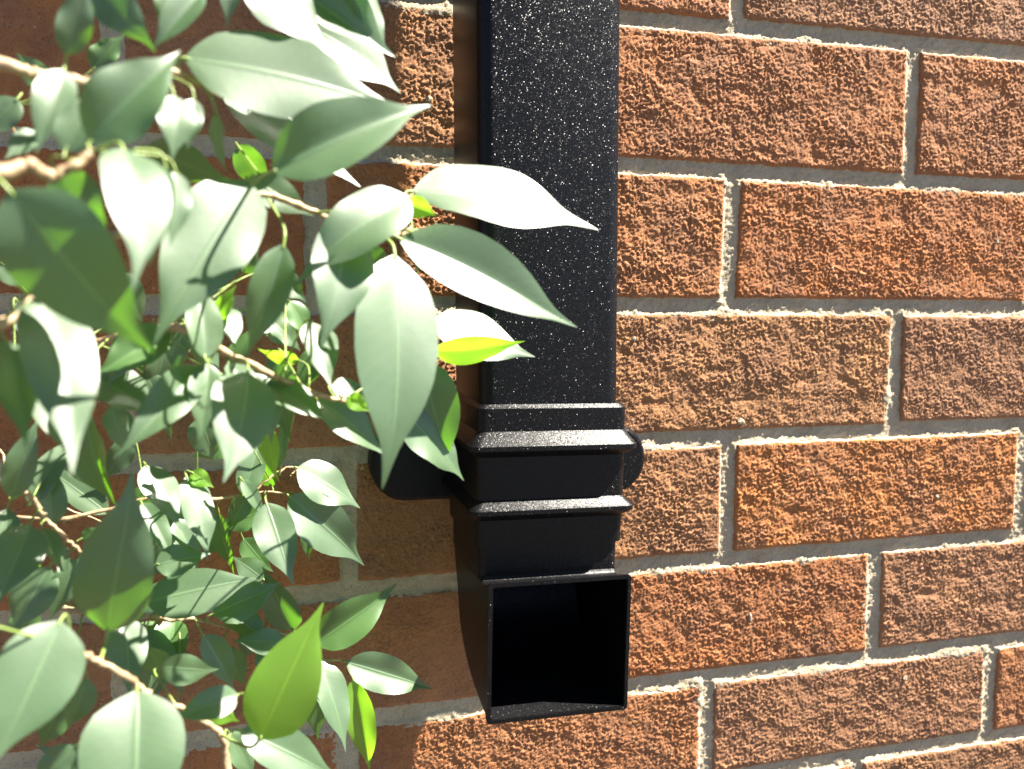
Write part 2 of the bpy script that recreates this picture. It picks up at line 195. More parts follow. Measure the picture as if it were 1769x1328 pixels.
((156.0, -99.1, 400.9),(152.4, -110.0, 376.4),(0.079, -0.915, 0.396),12.8,24.6885,0.05,2,(155.9, -99.7, 400.1)),
((132.8, -94.9, 443.2),(106.8, -82.6, 462.0),(-0.043, -0.864, 0.502),11.4,15.4512,0.05,0,(132.4, -97.6, 445.6)),
((178.6, -183.3, 508.0),(175.1, -173.8, 533.3),(0.447, -0.815, 0.368),11.1,24.2652,0.05,0,(179.4, -177.5, 512.4)),
((145.8, -100.9, 448.1),(157.4, -106.2, 426.1),(0.366, -0.843, 0.396),9.5,21.4715,0.05,0,(145.7, -97.1, 448.3)),
((195.5, -93.7, 381.1),(212.3, -98.6, 361.1),(0.44, -0.713, 0.545),10.3,14.3038,0.05,2,(196.6, -92.4, 386.5)),
((114.0, -143.9, 461.5),(123.1, -143.8, 488.0),(0.067, -0.998, -0.021),9.8,16.1592,0.05,0,(112.3, -138.4, 463.7)),
((109.7, -133.9, 456.1),(107.7, -140.4, 432.6),(0.291, -0.928, 0.232),9.6,24.5394,0.05,0,(115.4, -136.4, 461.2)),
((194.4, -167.0, 498.7),(214.0, -178.2, 486.7),(0.15, -0.587, 0.795),13.3,16.4433,0.05,0,(197.6, -170.2, 501.6)),
((155.8, -89.7, 438.3),(164.5, -92.4, 414.7),(0.55, -0.783, 0.291),11.2,19.6379,0.05,0,(156.9, -96.7, 448.1)),
]
MM = 0.001
# ------------------------------------------------------------------ camera, sky, sun, exposure
cam = bpy.data.cameras.new('camera'); camo = bpy.data.objects.new('camera', cam); COL.objects.link(camo)
sc.camera = camo
ax = [Vector(a) for a in CAM_AXES]
camo.matrix_world = Matrix(((ax[0].x, ax[1].x, ax[2].x, CAM_POS[0]), (ax[0].y, ax[1].y, ax[2].y, CAM_POS[1]),
                            (ax[0].z, ax[1].z, ax[2].z, CAM_POS[2]), (0, 0, 0, 1)))
cam.sensor_width = 36; cam.lens = LENS; cam.clip_start = 0.005; cam.clip_end = 200
cam.dof.use_dof = True; cam.dof.focus_distance = 0.415; cam.dof.aperture_fstop = 11
SUN = Vector((.65, -.16, 1.0)).normalized()           # towards the sun
w = bpy.data.worlds.new('World'); sc.world = w; w.use_nodes = True
nt = w.node_tree; bg = nt.nodes['Background']
sky = nt.nodes.new('ShaderNodeTexSky'); sky.sky_type = 'NISHITA'; sky.sun_disc = False; sky.air_density = .22; sky.dust_density = .15; sky.ozone_density = 1.0
sky.sun_elevation = math.asin(SUN.z); sky.sun_rotation = math.atan2(SUN.x, SUN.y)
nt.links.new(sky.outputs[0], bg.inputs[0]); bg.inputs[1].default_value = 0.065
sl = bpy.data.lights.new('sun', 'SUN'); sl.energy = 5.0; sl.angle = math.radians(0.5); sl.color = (1.0, .94, .83)
so = bpy.data.objects.new('sun', sl); COL.objects.link(so); so.rotation_euler = SUN.to_track_quat('Z', 'Y').to_euler()
so.location = (0, 0, 3)
sc.view_settings.view_transform = 'Standard'; sc.view_settings.look = 'None'; sc.view_settings.exposure = 2.55
sc.view_settings.gamma = 1; sc.view_settings.use_curve_mapping = False
sc.cycles.max_bounces = 8; sc.cycles.transmission_bounces = 6

# ------------------------------------------------------------------ helpers
def link(name, me, mat, parent=None, loc=(0, 0, 0)):
    o = bpy.data.objects.new(name, me); COL.objects.link(o); o.location = loc
    if mat and not me.materials: me.materials.append(mat)
    if parent: o.parent = parent
    return o
def empty(name, label, cat, loc):
    o = bpy.data.objects.new(name, None); COL.objects.link(o); o.location = loc
    o.empty_display_size = .02; o['label'] = label; o['category'] = cat
    return o
def mesh(name, v, faces, smooth=True, uv=None):
    me = bpy.data.meshes.new(name)
    v = np.asarray(v, dtype=np.float32); n = len(v)
    me.vertices.add(n); me.vertices.foreach_set('co', v.ravel())
    if isinstance(faces, np.ndarray):
        m, k = faces.shape
        me.loops.add(m * k); me.loops.foreach_set('vertex_index', faces.ravel().astype(np.int32))
        me.polygons.add(m); me.polygons.foreach_set('loop_start', np.arange(m, dtype=np.int32) * k)
        lv = faces.ravel()
    else:
        flat = [i for f in faces for i in f]
        me.loops.add(len(flat)); me.loops.foreach_set('vertex_index', flat)
        st = []; c = 0
        for f in faces: st.append(c); c += len(f)
        me.polygons.add(len(faces)); me.polygons.foreach_set('loop_start', st)
        lv = np.array(flat); m = len(faces)
    me.polygons.foreach_set('use_smooth', np.full(m, smooth))
    if uv is not None:
        l = me.uv_layers.new(name='UVMap'); l.data.foreach_set('uv', np.asarray(uv, dtype=np.float32)[lv].ravel())
    me.update(calc_edges=True); me.validate()
    return me
def grid_faces(nu, nv):
    i = np.arange(nu * nv).reshape(nv, nu)
    return np.stack([i[:-1, :-1], i[:-1, 1:], i[1:, 1:], i[1:, :-1]], -1).reshape(-1, 4)
_rng = np.random.default_rng(7)
_G = _rng.normal(size=(256, 256, 2)); _G /= np.linalg.norm(_G, axis=2, keepdims=True)
def perlin(x, y):
    xi = np.floor(x).astype(int); yi = np.floor(y).astype(int); fx = x - xi; fy = y - yi
    u = fx * fx * fx * (fx * (fx * 6 - 15) + 10); v = fy * fy * fy * (fy * (fy * 6 - 15) + 10)
    def g(a, b): 
        q = _G[(xi + a) & 255, (yi + b) & 255]; return q[..., 0] * (fx - a) + q[..., 1] * (fy - b)
    return 1.5 * ((g(0, 0) * (1 - u) + g(1, 0) * u) * (1 - v) + (g(0, 1) * (1 - u) + g(1, 1) * u) * v)
def tube(path, radii, n=8, cap=True):
    """swept tube along a polyline (mm) -> verts, faces"""
    P = [Vector(p) for p in path]; V = []; F = []
    up = Vector((0, 0, 1)); prev = None
    for i, p in enumerate(P):
        t = (P[min(i + 1, len(P) - 1)] - P[max(i - 1, 0)]).normalized()
        a = t.cross(up if abs(t.z) < .9 else Vector((1, 0, 0))).normalized()
        if prev is not None:
            a = (prev - t * prev.dot(t)).normalized()
        prev = a; b = t.cross(a)
        for k in range(n):
            an = 2 * math.pi * k / n
            V.append(p + (a * math.cos(an) + b * math.sin(an)) * radii[i])
    for i in range(len(P) - 1):
        for k in range(n):
            F.append((i * n + k, i * n + (k + 1) % n, (i + 1) * n + (k + 1) % n, (i + 1) * n + k))
    if cap:
        F.append(tuple(range(n))[::-1]); F.append(tuple(range((len(P) - 1) * n, len(P) * n)))
    return V, F
def spline(path, sub=5):
    P = [np.array(p, float) for p in path]; out = []
    for i in range(len(P) - 1):
        p0 = P[max(i - 1, 0)]; p1 = P[i]; p2 = P[i + 1]; p3 = P[min(i + 2, len(P) - 1)]
        for k in range(sub):
            t = k / sub
            out.append(.5 * (2 * p1 + (p2 - p0) * t + (2 * p0 - 5 * p1 + 4 * p2 - p3) * t * t + (3 * p1 - p0 - 3 * p2 + p3) * t ** 3))
    out.append(P[-1]); return out
class NT:
    """tiny node-tree builder"""
    def __init__(s, name):
        s.m = bpy.data.materials.new(name); s.m.use_nodes = True; s.t = s.m.node_tree
        s.t.nodes.clear(); s.out = s.n('ShaderNodeOutputMaterial')
    def n(s, typ, **kw):
        nd = s.t.nodes.new(typ)
        for k, v in kw.items():
            if k.startswith('i_'):
                key = k[2:]; key = int(key) if key.isdigit() else key.replace('_', ' ')
                s.set(nd, key, v)
            else: setattr(nd, k, v)
        return nd
    def set(s, nd, key, v):
        if isinstance(v, bpy.types.NodeSocket): s.t.links.new(v, nd.inputs[key])
        else: nd.inputs[key].default_value = v
    def noise(s, vec, scale, detail=3, rough=.55):
        return s.n('ShaderNodeTexNoise', i_Vector=vec, i_Scale=scale, i_Detail=detail, i_Roughness=rough)
    def ramp(s, fac, stops):
        r = s.n('ShaderNodeValToRGB'); s.t.links.new(fac, r.inputs[0]); e = r.color_ramp.elements
        while len(e) < len(stops): e.new(.5)
        for q, (p, c) in zip(e, stops): q.position = p; q.color = c if len(c) == 4 else (*c, 1)
        return r.outputs[0]
    def mix(s, f, a, b, mode='MIX'):
        m = s.n('ShaderNodeMix', data_type='RGBA', blend_type=mode)
        for i, v in ((0, f), (6, a), (7, b)):
            if isinstance(v, bpy.types.NodeSocket): s.t.links.new(v, m.inputs[i])
            else: m.inputs[i].default_value = v if i == 0 or len(v) == 4 else (*v, 1)
        return m.outputs[2]
    def math(s, op, a, b=0.0):
        m = s.n('ShaderNodeMath', operation=op); s.set(m, 0, a); s.set(m, 1, b); return m.outputs[0]
    def bump(s, h, strength, dist, normal=None):
        b = s.n('ShaderNodeBump', i_Height=h, i_Strength=strength, i_Distance=dist)
        if normal is not None: s.t.links.new(normal, b.inputs['Normal'])
        return b.outputs[0]
    def done(s, sh): s.t.links.new(sh, s.out.inputs[0]); return s.m

# ------------------------------------------------------------------ materials
def mat_brick():
    t = NT('rough_red_brick'); g = t.n('ShaderNodeNewGeometry'); p = g.outputs['Position']
    oi = t.n('ShaderNodeObjectInfo')
    big = t.noise(p, 28, 3); mid = t.noise(p, 160, 4, .6); fine = t.noise(p, 900, 3, .7)
    c = t.mix(t.ramp(big.outputs[0], [(.38, (0, 0, 0)), (.65, (1, 1, 1))]), oi.outputs['Color'], t.mix(.55, oi.outputs['Color'], (.21, .105, .062)))
    c = t.mix(t.ramp(mid.outputs[0], [(.45, (0, 0, 0)), (.72, (.6, .6, .6))]), c, (.40, .20, .09))
    c = t.mix(t.ramp(fine.outputs[0], [(.30, (.75, .75, .75)), (.45, (0, 0, 0))]), c, (.06, .035, .028))
    c = t.mix(t.ramp(t.noise(p, 420, 2).outputs[0], [(.68, (0, 0, 0)), (.76, (.7, .7, .7))]), c, (.52, .36, .25))
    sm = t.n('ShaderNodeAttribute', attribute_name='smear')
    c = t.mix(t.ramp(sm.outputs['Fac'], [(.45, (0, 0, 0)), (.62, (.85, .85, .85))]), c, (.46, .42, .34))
    nb = t.bump(fine.outputs[0], .8, .0009)
    b = t.n('ShaderNodeBsdfPrincipled', i_Base_Color=c, i_Roughness=.85, i_Normal=nb); b.inputs['Specular IOR Level'].default_value = .3
    return t.done(b.outputs[0])
def mat_mortar():
    t = NT('sandy_mortar'); p = t.n('ShaderNodeNewGeometry').outputs['Position']
    a = t.noise(p, 60, 4); f = t.noise(p, 1300, 2, .7)
    c = t.ramp(a.outputs[0], [(.3, (.37, .305, .205)), (.7, (.48, .41, .29))])
    c = t.mix(t.ramp(f.outputs[0], [(.30, (.8, .8, .8)), (.42, (0, 0, 0))]), c, (.09, .08, .065))
    c = t.mix(t.ramp(f.outputs[0], [(.62, (0, 0, 0)), (.74, (.6, .6, .6))]), c, (.55, .51, .43))
    b = t.n('ShaderNodeBsdfPrincipled', i_Base_Color=c, i_Roughness=.9, i_Normal=t.bump(f.outputs[0], .6, .0008)); b.inputs['Specular IOR Level'].default_value = .2
    return t.done(b.outputs[0])
def mat_plastic():
    t = NT('black_grained_plastic'); co = t.n('ShaderNodeTexCoord').outputs['Object']
    g = t.n('ShaderNodeNewGeometry')
    vo = t.n('ShaderNodeTexVoronoi', i_Vector=co, i_Scale=3900.0)
    off = t.n('ShaderNodeVectorMath', operation='SUBTRACT'); t.t.links.new(vo.outputs['Color'], off.inputs[0]); off.inputs[1].default_value = (.5, .5, .5)
    w2 = t.n('ShaderNodeTexWhiteNoise', noise_dimensions='3D'); t.t.links.new(vo.outputs['Color'], w2.inputs['Vector'])
    amp = t.math('ADD', .10, t.math('MULTIPLY', t.math('POWER', w2.outputs['Value'], 4.6), 1.45))
    sc_ = t.n('ShaderNodeVectorMath', operation='SCALE'); t.t.links.new(off.outputs[0], sc_.inputs[0]); t.t.links.new(amp, sc_.inputs['Scale'])
    ad = t.n('ShaderNodeVectorMath', operation='ADD'); t.t.links.new(g.outputs['Normal'], ad.inputs[0]); t.t.links.new(sc_.outputs[0], ad.inputs[1])
    no = t.n('ShaderNodeVectorMath', operation='NORMALIZE'); t.t.links.new(ad.outputs[0], no.inputs[0])
    # smooth flanks facing sideways keep their moulded gloss, the grain is on the front
    b = t.n('ShaderNodeBsdfPrincipled', i_Base_Color=(.003, .003, .0036, 1), i_Roughness=.38)
    sep = t.n('ShaderNodeSeparateXYZ'); t.t.links.new(g.outputs['Normal'], sep.inputs[0])
    side = t.ramp(t.math('ABSOLUTE', sep.outputs[0]), [(.80, (0, 0, 0)), (.97, (1, 1, 1))])
    nn = t.mix(side, no.outputs[0], g.outputs['Normal'])
    t.t.links.new(nn, b.inputs['Normal'])
    b.inputs['Specular IOR Level'].default_value = .22
    return t.done(b.outputs[0])
GRAIN = 1.15
def mat_leaf(name, dark, light, trans, tw, rough=.46, spec=1.0):
    t = NT(name); tc = t.n('ShaderNodeTexCoord'); uv = tc.outputs['UV']
    p = t.n('ShaderNodeNewGeometry').outputs['Position']
    sx = t.n('ShaderNodeSeparateXYZ'); t.t.links.new(uv, sx.inputs[0])
    u = t.math('ABSOLUTE', t.math('SUBTRACT', sx.outputs[0], .5))          # 0 at the midrib, .5 at the edge
    # side veins run obliquely from the midrib
    vv = t.math('SINE', t.math('MULTIPLY', t.math('SUBTRACT', sx.outputs[1], t.math('MULTIPLY', u, .30)), 95.0))
    vein = t.ramp(vv, [(.86, (0, 0, 0)), (1.0, (1, 1, 1))])
    rib = t.ramp(u, [(.012, (1, 1, 1)), (.030, (0, 0, 0))])
    n1 = t.noise(p, 90, 3)
    c = t.mix(n1.outputs[0], dark, light)
    c = t.mix(t.math('MULTIPLY', vein, .12), c, tuple(min(1, 1.7 * x) for x in light))
    c = t.mix(t.math('MULTIPLY', rib, .30), c, tuple(min(1, 2.0 * x + .02) for x in light))
    h = t.math('SUBTRACT', t.math('MULTIPLY', t.noise(p, 450, 2).outputs[0], .25), t.math('ADD', t.math('MULTIPLY', vein, .03), t.math('MULTIPLY', rib, .9)))
    nb = t.bump(h, .35, .0006)
    b = t.n('ShaderNodeBsdfPrincipled', i_Base_Color=c, i_Roughness=rough, i_Normal=nb); b.inputs['Specular IOR Level'].default_value = spec
    b.inputs['Coat Weight'].default_value = 1.0; b.inputs['Coat Roughness'].default_value = .5
    tr = t.n('ShaderNodeBsdfTranslucent', i_Color=t.mix(t.math('MULTIPLY', rib, .6), (*trans, 1), tuple(min(1, 1.5 * x) for x in trans)))
    mx = t.n('ShaderNodeMixShader', i_Fac=tw); t.t.links.new(b.outputs[0], mx.inputs[1]); t.t.links.new(tr.outputs[0], mx.inputs[2])
    return t.done(mx.outputs[0])
def mat_bark():
    t = NT('pale_twig_bark'); p = t.n('ShaderNodeNewGeometry').outputs['Position']
    a = t.noise(p, 350, 4)
    c = t.ramp(a.outputs[0], [(.3, (.20, .12, .06)), (.55, (.36, .25, .14)), (.8, (.45, .36, .22))])
    b = t.n('ShaderNodeBsdfPrincipled', i_Base_Color=c, i_Roughness=.6, i_Normal=t.bump(a.outputs[0], .5, .001))
    return t.done(b.outputs[0])
def mat_flat(name, c1, c2, scale, rough=.6):
    t = NT(name); p = t.n('ShaderNodeNewGeometry').outputs['Position']
    a = t.noise(p, scale, 4)
    b = t.n('ShaderNodeBsdfPrincipled', i_Base_Color=t.mix(a.outputs[0], c1, c2), i_Roughness=rough, i_Normal=t.bump(a.outputs[0], .4, .003))
    return t.done(b.outputs[0])
M_BRICK = mat_brick(); M_MORTAR = mat_mortar(); M_BLACK = mat_plastic()
M_LEAF = [mat_leaf('mature_fig_leaf', (.052, .104, .042), (.082, .148, .064), (.15, .40, .02), .36),
          mat_leaf('young_fig_leaf', (.15, .33, .022), (.22, .44, .035), (.40, .86, .03), .60),
          mat_leaf('mid_green_fig_leaf', (.045, .12, .022), (.075, .17, .03), (.16, .42, .012), .38)]
M_BARK = mat_bark(); M_PETIOLE = mat_flat('green_petiole', (.14, .21, .045), (.23, .30, .08), 200, .45)
M_GROUND = mat_flat('dark_garden_soil', (.030, .026, .019), (.065, .055, .040), 30, .85)

# ------------------------------------------------------------------ ground
OZ = 750.0
me = mesh('ground', [(-60, -60, 0), (60, -60, 0), (60, 60, 0), (-60, 60, 0)], [(0, 1, 2, 3)], False)
gr = link('ground', me, M_GROUND); gr['kind'] = 'structure'

# ------------------------------------------------------------------ brick wall
wall = empty('brick_wall', 'rough orange and brown brick wall with grey mortar joints behind the black downpipe', 'wall', (.35, 0, 0))
# bed joints: height in mm at x=100 and x=650 (relative to the eye-line origin)
BEDS = {1: (-69.0, -70.3), 2: (-147.6, -151.6), 3: (-225.4, -229.4), 4: (-304.0, -305.8), 5: (-378.2, -380.2), 6: (-450.6, -453.0), 7: (-515.0, -519.8)}
for k in range(8, 11): BEDS[k] = (-515.0 - 74.5 * (k - 7), -518 - 74.5 * (k - 7))
for k in range(0, -16, -1): BEDS[k] = (-69 + 77.0 * (1 - k), -70 + 77.0 * (1 - k))
def bed(k, x):
    a, b = BEDS[k]; return a + (b - a) * (x - 100) / 550.0
JO = {1: (230, 453.4, 673), 2: (348, 573, 790), 3: (217.4, 452, 672), 4: (345, 568.8, 788), 5: (231, 453.6, 671.3), 6: (340, 559.8, 778), 7: (227, 443.8, 654.3), 8: (330, 551, 765)}
OR = (0.410, 0.163, 0.060); BR = (0.365, 0.172, 0.074); MV = (0.345, 0.170, 0.082); TN = (0.390, 0.178, 0.080); RD = (0.390, 0.143, 0.049); OB = (0.430, 0.155, 0.048)
PAL = {(1, 230): OR, (1, 453): MV, (2, 348): OR, (2, 573): OR, (2, 128): TN, (3, 217): OR, (3, 452): OB, (3, 672): OR, (4, 345): BR, (4, 569): MV, (4, 120): TN,
       (5, 231): BR, (5, 454): OB, (5, 671): OR, (6, 340): RD, (6, 560): MV, (7, 227): OR, (7, 444): MV, (7, 654): OR, (8, 330): OR, (8, 551): MV, (8, 108): BR, (5, 9): OR, (6, 120): TN, (7, 5): OR}
rnd = random.Random(5)
def joints(k):
    base = list(JO.get(k, (230 + (0 if k % 2 else 112), 453 + (0 if k % 2 else 112), 673 + (0 if k % 2 else 112))))
    while base[0] > -700: base.insert(0, base[0] - 222 + rnd.uniform(-3, 3))
    while base[-1] < 1500: base.append(base[-1] + 222 + rnd.uniform(-3, 3))
    return base
GAP = 5.2; HB = 4.7
def relief(x, z, seed):
    ox = (seed * 37.7) % 200; oz = (seed * 91.3) % 200
    X = x + ox * 3; Z = z + oz * 3
    wx = X + 1.6 * perlin(X / 6, Z / 6 + 9); wz = Z + 1.6 * perlin(X / 6 + 31, Z / 6)
    big = perlin(X / 26, Z / 20)
    a = perlin(wx / 8.0, wz / 7.0)
    b = 1 - 2 * np.abs(perlin(wx / 3.6 + 7, wz / 3.2))
    c = perlin(wx / 1.9 + 3, wz / 1.7)
    d = perlin(X / 1.15 + 5, Z / 1.0 + 2)
    pit = np.clip(perlin(X / 11 + 50, Z / 9 + 3) - .25, 0, 1)
    rr = random.Random(seed * 7 + 1); k1, k2, k3 = rr.uniform(.75, 1.3), rr.uniform(.8, 1.2), rr.uniform(.6, 1.5)
    calm = np.clip(.95 + .8 * perlin(X / 33 + 5, Z / 21 + 8), .62, 1.3)      # patches that were dragged smoother
    e = np.clip(1 - 1.6 * np.abs(perlin(wx / 2.3 + 17, wz / 1.9 + 4)), 0, 1) ** 2.2
    return .28 * big + k1 * .31 * a + calm * (.16 * b + .62 * e + k2 * .34 * c + .26 * d) - .75 * k3 * pit
def brick_mesh(x0, x1, k, step, seed):
    """rough faced brick: relief on the front, rounded worn arrises, box behind (local mm, origin at centre of the face)"""
    rr = random.Random(seed)
    zt0, zt1 = bed(k - 1, x0) - HB, bed(k - 1, x1) - HB; zb0, zb1 = bed(k, x0) + HB, bed(k, x1) + HB
    j = [rr.uniform(-1.2, 1.2) for _ in range(8)]
    W = x1 - x0; H = zt0 - zb0
    nu = max(4, int(W / step)); nv = max(3, int(H / step))
    s, t = np.meshgrid(np.linspace(0, 1, nu), np.linspace(0, 1, nv))
    xl = x0 + j[0] * (1 - t) + j[1] * t; xr = x1 + j[2] * (1 - t) + j[3] * t
    zb = (zb0 + j[4] * .6) * (1 - s) + (zb1 + j[5] * .6) * s; zt = (zt0 + j[6] * .6) * (1 - s) + (zt1 + j[7] * .6) * s
    x = xl + (xr - xl) * s; z = zb + (zt - zb) * t
    ed = np.minimum(np.minimum(s, 1 - s) * W, np.minimum(t, 1 - t) * H)
    # ragged outline
    wob = perlin(x / 7.0 + seed, z / 7.0) * .6 + perlin(x / 2.3, z / 2.3 + seed) * .45
    fall = np.exp(-ed / 2.0)
    x = x + wob * fall * np.where(s < .5, -1, 1) * (np.minimum(s, 1 - s) * W < 5)
    z = z + wob * fall * np.where(t < .5, -1, 1) * (np.minimum(t, 1 - t) * H < 5)
    h = relief(x, z, seed)
    h = 1.02 * h * np.clip(.45 + ed / 4.0, 0, 1)
    y = -h - rr.uniform(-.3, .5) + .6 * np.exp(-(ed / .8) ** 1.5)
    cx, cz = (x0 + x1) / 2, (zt0 + zb0) / 2
    v = np.stack([x - cx, y, z - cz], -1).reshape(-1, 3); f = grid_faces(nu, nv)
    idx = np.arange(nu * nv).reshape(nv, nu)
    ring = np.concatenate([idx[0, :], idx[1:, -1], idx[-1, -2::-1], idx[-2:0:-1, 0]])
    bk = v[ring].copy(); bk[:, 1] = 22.0; n0 = len(v); m = len(ring)
    v = np.concatenate([v, bk]); i = np.arange(m); i2 = (i + 1) % m
    f = np.concatenate([f, np.stack([ring[i2], ring[i], n0 + i, n0 + i2], -1)])
    me = mesh('brick', v * MM, f)
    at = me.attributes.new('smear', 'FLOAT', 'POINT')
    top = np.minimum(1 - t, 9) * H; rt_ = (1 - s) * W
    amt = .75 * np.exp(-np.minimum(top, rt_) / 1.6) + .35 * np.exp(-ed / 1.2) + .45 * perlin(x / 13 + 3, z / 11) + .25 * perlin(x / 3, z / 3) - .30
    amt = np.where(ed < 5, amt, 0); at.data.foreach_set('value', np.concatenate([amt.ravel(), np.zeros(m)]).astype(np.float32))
    return me, cx, cz
RECT = []
proto = {}
for k in range(-13, 11):
    J = joints(k)
    for a, b in zip(J[:-1], J[1:]):
        x0 = a + GAP + rnd.uniform(-.5, .5); x1 = b - GAP + rnd.uniform(-.5, .5)
        near = 1 <= k <= 8 and b > 40 and a < 760
        seed = k * 17 + int(a) * 3
        if near:
            lit = b > 240
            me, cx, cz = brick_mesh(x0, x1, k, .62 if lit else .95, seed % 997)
            RECT.append((x0, x1, k))
        else:
            if -260 < a < 900 and -2 < k < 10: RECT.append((x0, x1, k))
            q = (k + 40) % 3
            if q not in proto: proto[q] = brick_mesh(0, 212, k, 5.0, 300 + q)[0]
            me = proto[q]; cx = (x0 + x1) / 2; cz = (bed(k - 1, cx) + bed(k, cx)) / 2
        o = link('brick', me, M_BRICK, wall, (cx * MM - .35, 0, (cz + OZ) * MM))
        if not near: o.scale = ((x1 - x0) / 212, 1, 1)
        c = None
        for (kk, aa), col in PAL.items():
            if kk == k and abs(aa - a) < 6: c = col
        if c is None: c = rnd.choice([OR, BR, MV, TN, RD, OB])
        f_ = rnd.uniform(.93, 1.07)
        o.color = (c[0] * f_, c[1] * f_ * rnd.uniform(.96, 1.04), c[2] * f_, 1)
# mortar: recessed, weathered surface that climbs towards the top edge of the brick below
def mortar_mesh(step=.8, X0=20, X1=770, Z0=-585, Z1=-2):
    nx = int((X1 - X0) / step); nz = int((Z1 - Z0) / step)
    x, z = np.meshgrid(np.linspace(X0, X1, nx), np.linspace(Z0, Z1, nz))
    keep = np.ones(x.shape, bool); REC = 1.4; rec = np.full(x.shape, REC)
    nl = perlin(x / 38 + 11, z / 30); n1 = perlin(x / 14, z / 9); n2 = perlin(x / 4 + 40, z / 3.2); n3 = perlin(x / 1.7, z / 1.5 + 70)
    for (x0, x1, k) in RECT:
        zt = bed(k - 1, x) - HB; zb = bed(k, x) + HB
        keep &= ~((x > x0 + 3) & (x < x1 - 3) & (z < zt - 3) & (z > zb + 3))
        dz = z - zt                                        # height above the brick's top edge
        ins = (x > x0 - 2) & (x < x1 + 2) & (dz > -4) & (dz < 2 * HB + 2)
        ramp = np.clip(1 - (np.maximum(dz, 0)) / np.clip(1.3 + 2.4 * n1 + 7.5 * np.clip(nl - .05, 0, 1), .5, 9), 0, 1)
        rec = np.where(ins, np.minimum(rec, REC - (.85 + .8 * nl) * ramp), rec)
        dx = x - x1                                        # right-hand end of the brick
        ins = (dx > -4) & (dx < 5) & (z < zt + 3) & (z > zb - 3)
        ramp = np.clip(1 - np.maximum(dx, 0) / np.clip(.9 + 1.2 * n1 + 1.6 * np.clip(nl, 0, 1), .4, 4), 0, 1)
        rec = np.where(ins, np.minimum(rec, REC - (.8 + .8 * nl) * ramp), rec)
    y = rec - .38 * n1 - .45 * n2 - .42 * n3
    idx = np.arange(nx * nz).reshape(nz, nx)
    fk = keep[:-1, :-1] | keep[1:, 1:] | keep[:-1, 1:] | keep[1:, :-1]
    f = grid_faces(nx, nz).reshape(nz - 1, nx - 1, 4)[fk]
    used = np.unique(f); mp = np.zeros(nx * nz, int); mp[used] = np.arange(len(used))
    v = np.stack([x, y, z + OZ], -1).reshape(-1, 3)[used]; f = mp[f]
    # the bed behind everything
    n0 = len(v)
    v = np.concatenate([v, [(-900, 5.5, 0), (1700, 5.5, 0), (1700, 5.5, 1900), (-900, 5.5, 1900)]]); f = np.concatenate([f, [[n0, n0 + 1, n0 + 2, n0 + 3]]])
    v = v - np.array([350, 0, 0])
    return mesh('mortar', v * MM, f)
link('mortar', mortar_mesh(), M_MORTAR, wall)

# small splashes of mortar on the brick faces; the longest is a white cocoon
for i, (px_, pz_, r_, el) in enumerate([(461, -296, 2.3, 1), (470.5, -417, 1.0, 2.6), (392, -246, 1.2, 1.2), (640, -187, 1.0, 1.6), (603, -350, 1.3, 1), (520, -205, .9, 1), (585, -470, 1.4, 1.2), (276, -120, 1.6, 1.3)]):
    import bmesh
    bm = bmesh.new(); bmesh.ops.create_icosphere(bm, subdivisions=2, radius=r_ * MM)
    for v in bm.verts:
        v.co *= 1 + rnd.uniform(-.28, .28); v.co.y *= .55; v.co.z *= el
    me = bpy.data.meshes.new('mortar_splash_and_cocoon'); bm.to_mesh(me); bm.free()
    link('mortar_splash_and_cocoon', me, M_MORTAR, wall, (px_ * MM - .35, -.0006, (pz_ + OZ) * MM))

# ------------------------------------------------------------------ downpipe and its shoe
PX0, PX1, PY0, PY1 = 283.9, 349.5, -85.0, -20.5       # square pipe, mm
PC = ((PX0 + PX1) / 2, (PY0 + PY1) / 2)
pipe_t = empty('downpipe', 'square black plastic downpipe ending in an open shoe on the brick wall', 'downpipe', (PC[0] * MM, 0, .33))
def P(v): return [(x * MM - pipe_t.location.x, y * MM, (z + OZ) * MM - pipe_t.location.z) for x, y, z in v]
def ring(out, z, r=6.0, n=5, rect=(PX0, PX1, PY0, PY1)):
    x0, x1, y0, y1 = rect[0] - out, rect[1] + out, rect[2] - out, rect[3] + out
    r = max(.4, r); pts = []
    for cx, cy, a0 in ((x1 - r, y1 - r, 0), (x0 + r, y1 - r, 90), (x0 + r, y0 + r, 180), (x1 - r, y0 + r, 270)):
        for i in range(n + 1):
            a = math.radians(a0 + 90 * i / n); pts.append((cx + r * math.cos(a), cy + r * math.sin(a), z))
    return pts
def loft(name, rings, cap0=True, cap1=True, parent=None, bevel=0):
    n = len(rings[0]); V = [p for r in rings for p in r]; F = []
    for i in range(len(rings) - 1):
        for k in range(n):
            F.append((i * n + k, i * n + (k + 1) % n, (i + 1) * n + (k + 1) % n, (i + 1) * n + k))
    if cap0: F.append(tuple(range(n))[::-1])
    if cap1: F.append(tuple(range((len(rings) - 1) * n, len(rings) * n)))
    me = mesh(name, P(V), F, True)
    import bmesh
    bm = bmesh.new(); bm.from_mesh(me); bmesh.ops.recalc_face_normals(bm, faces=bm.faces)
    for e in bm.edges:
        if len(e.link_faces) == 2 and e.calc_face_angle(0) > math.radians(28): e.smooth = False
    bm.to_mesh(me); bm.free()
    return link(name, me, M_BLACK, parent)
loft('pipe', [ring(0, 1100, 6.5), ring(0, -330, 6.5)], parent=pipe_t)
def R(out, z): return ring(out, z, 4.0 + max(0, out - 3) * .2)
shoe = loft('shoe', [R(-1, -271.0), R(.7, -271.0), R(2.4, -272.7), R(2.4, -315), R(2.0, -335.6), R(.5, -335.9), R(.4, -350.5)], parent=pipe_t)
pipe_m = shoe
def sub(name, rings, **k):
    o = loft(name, rings, parent=shoe, **k); return o
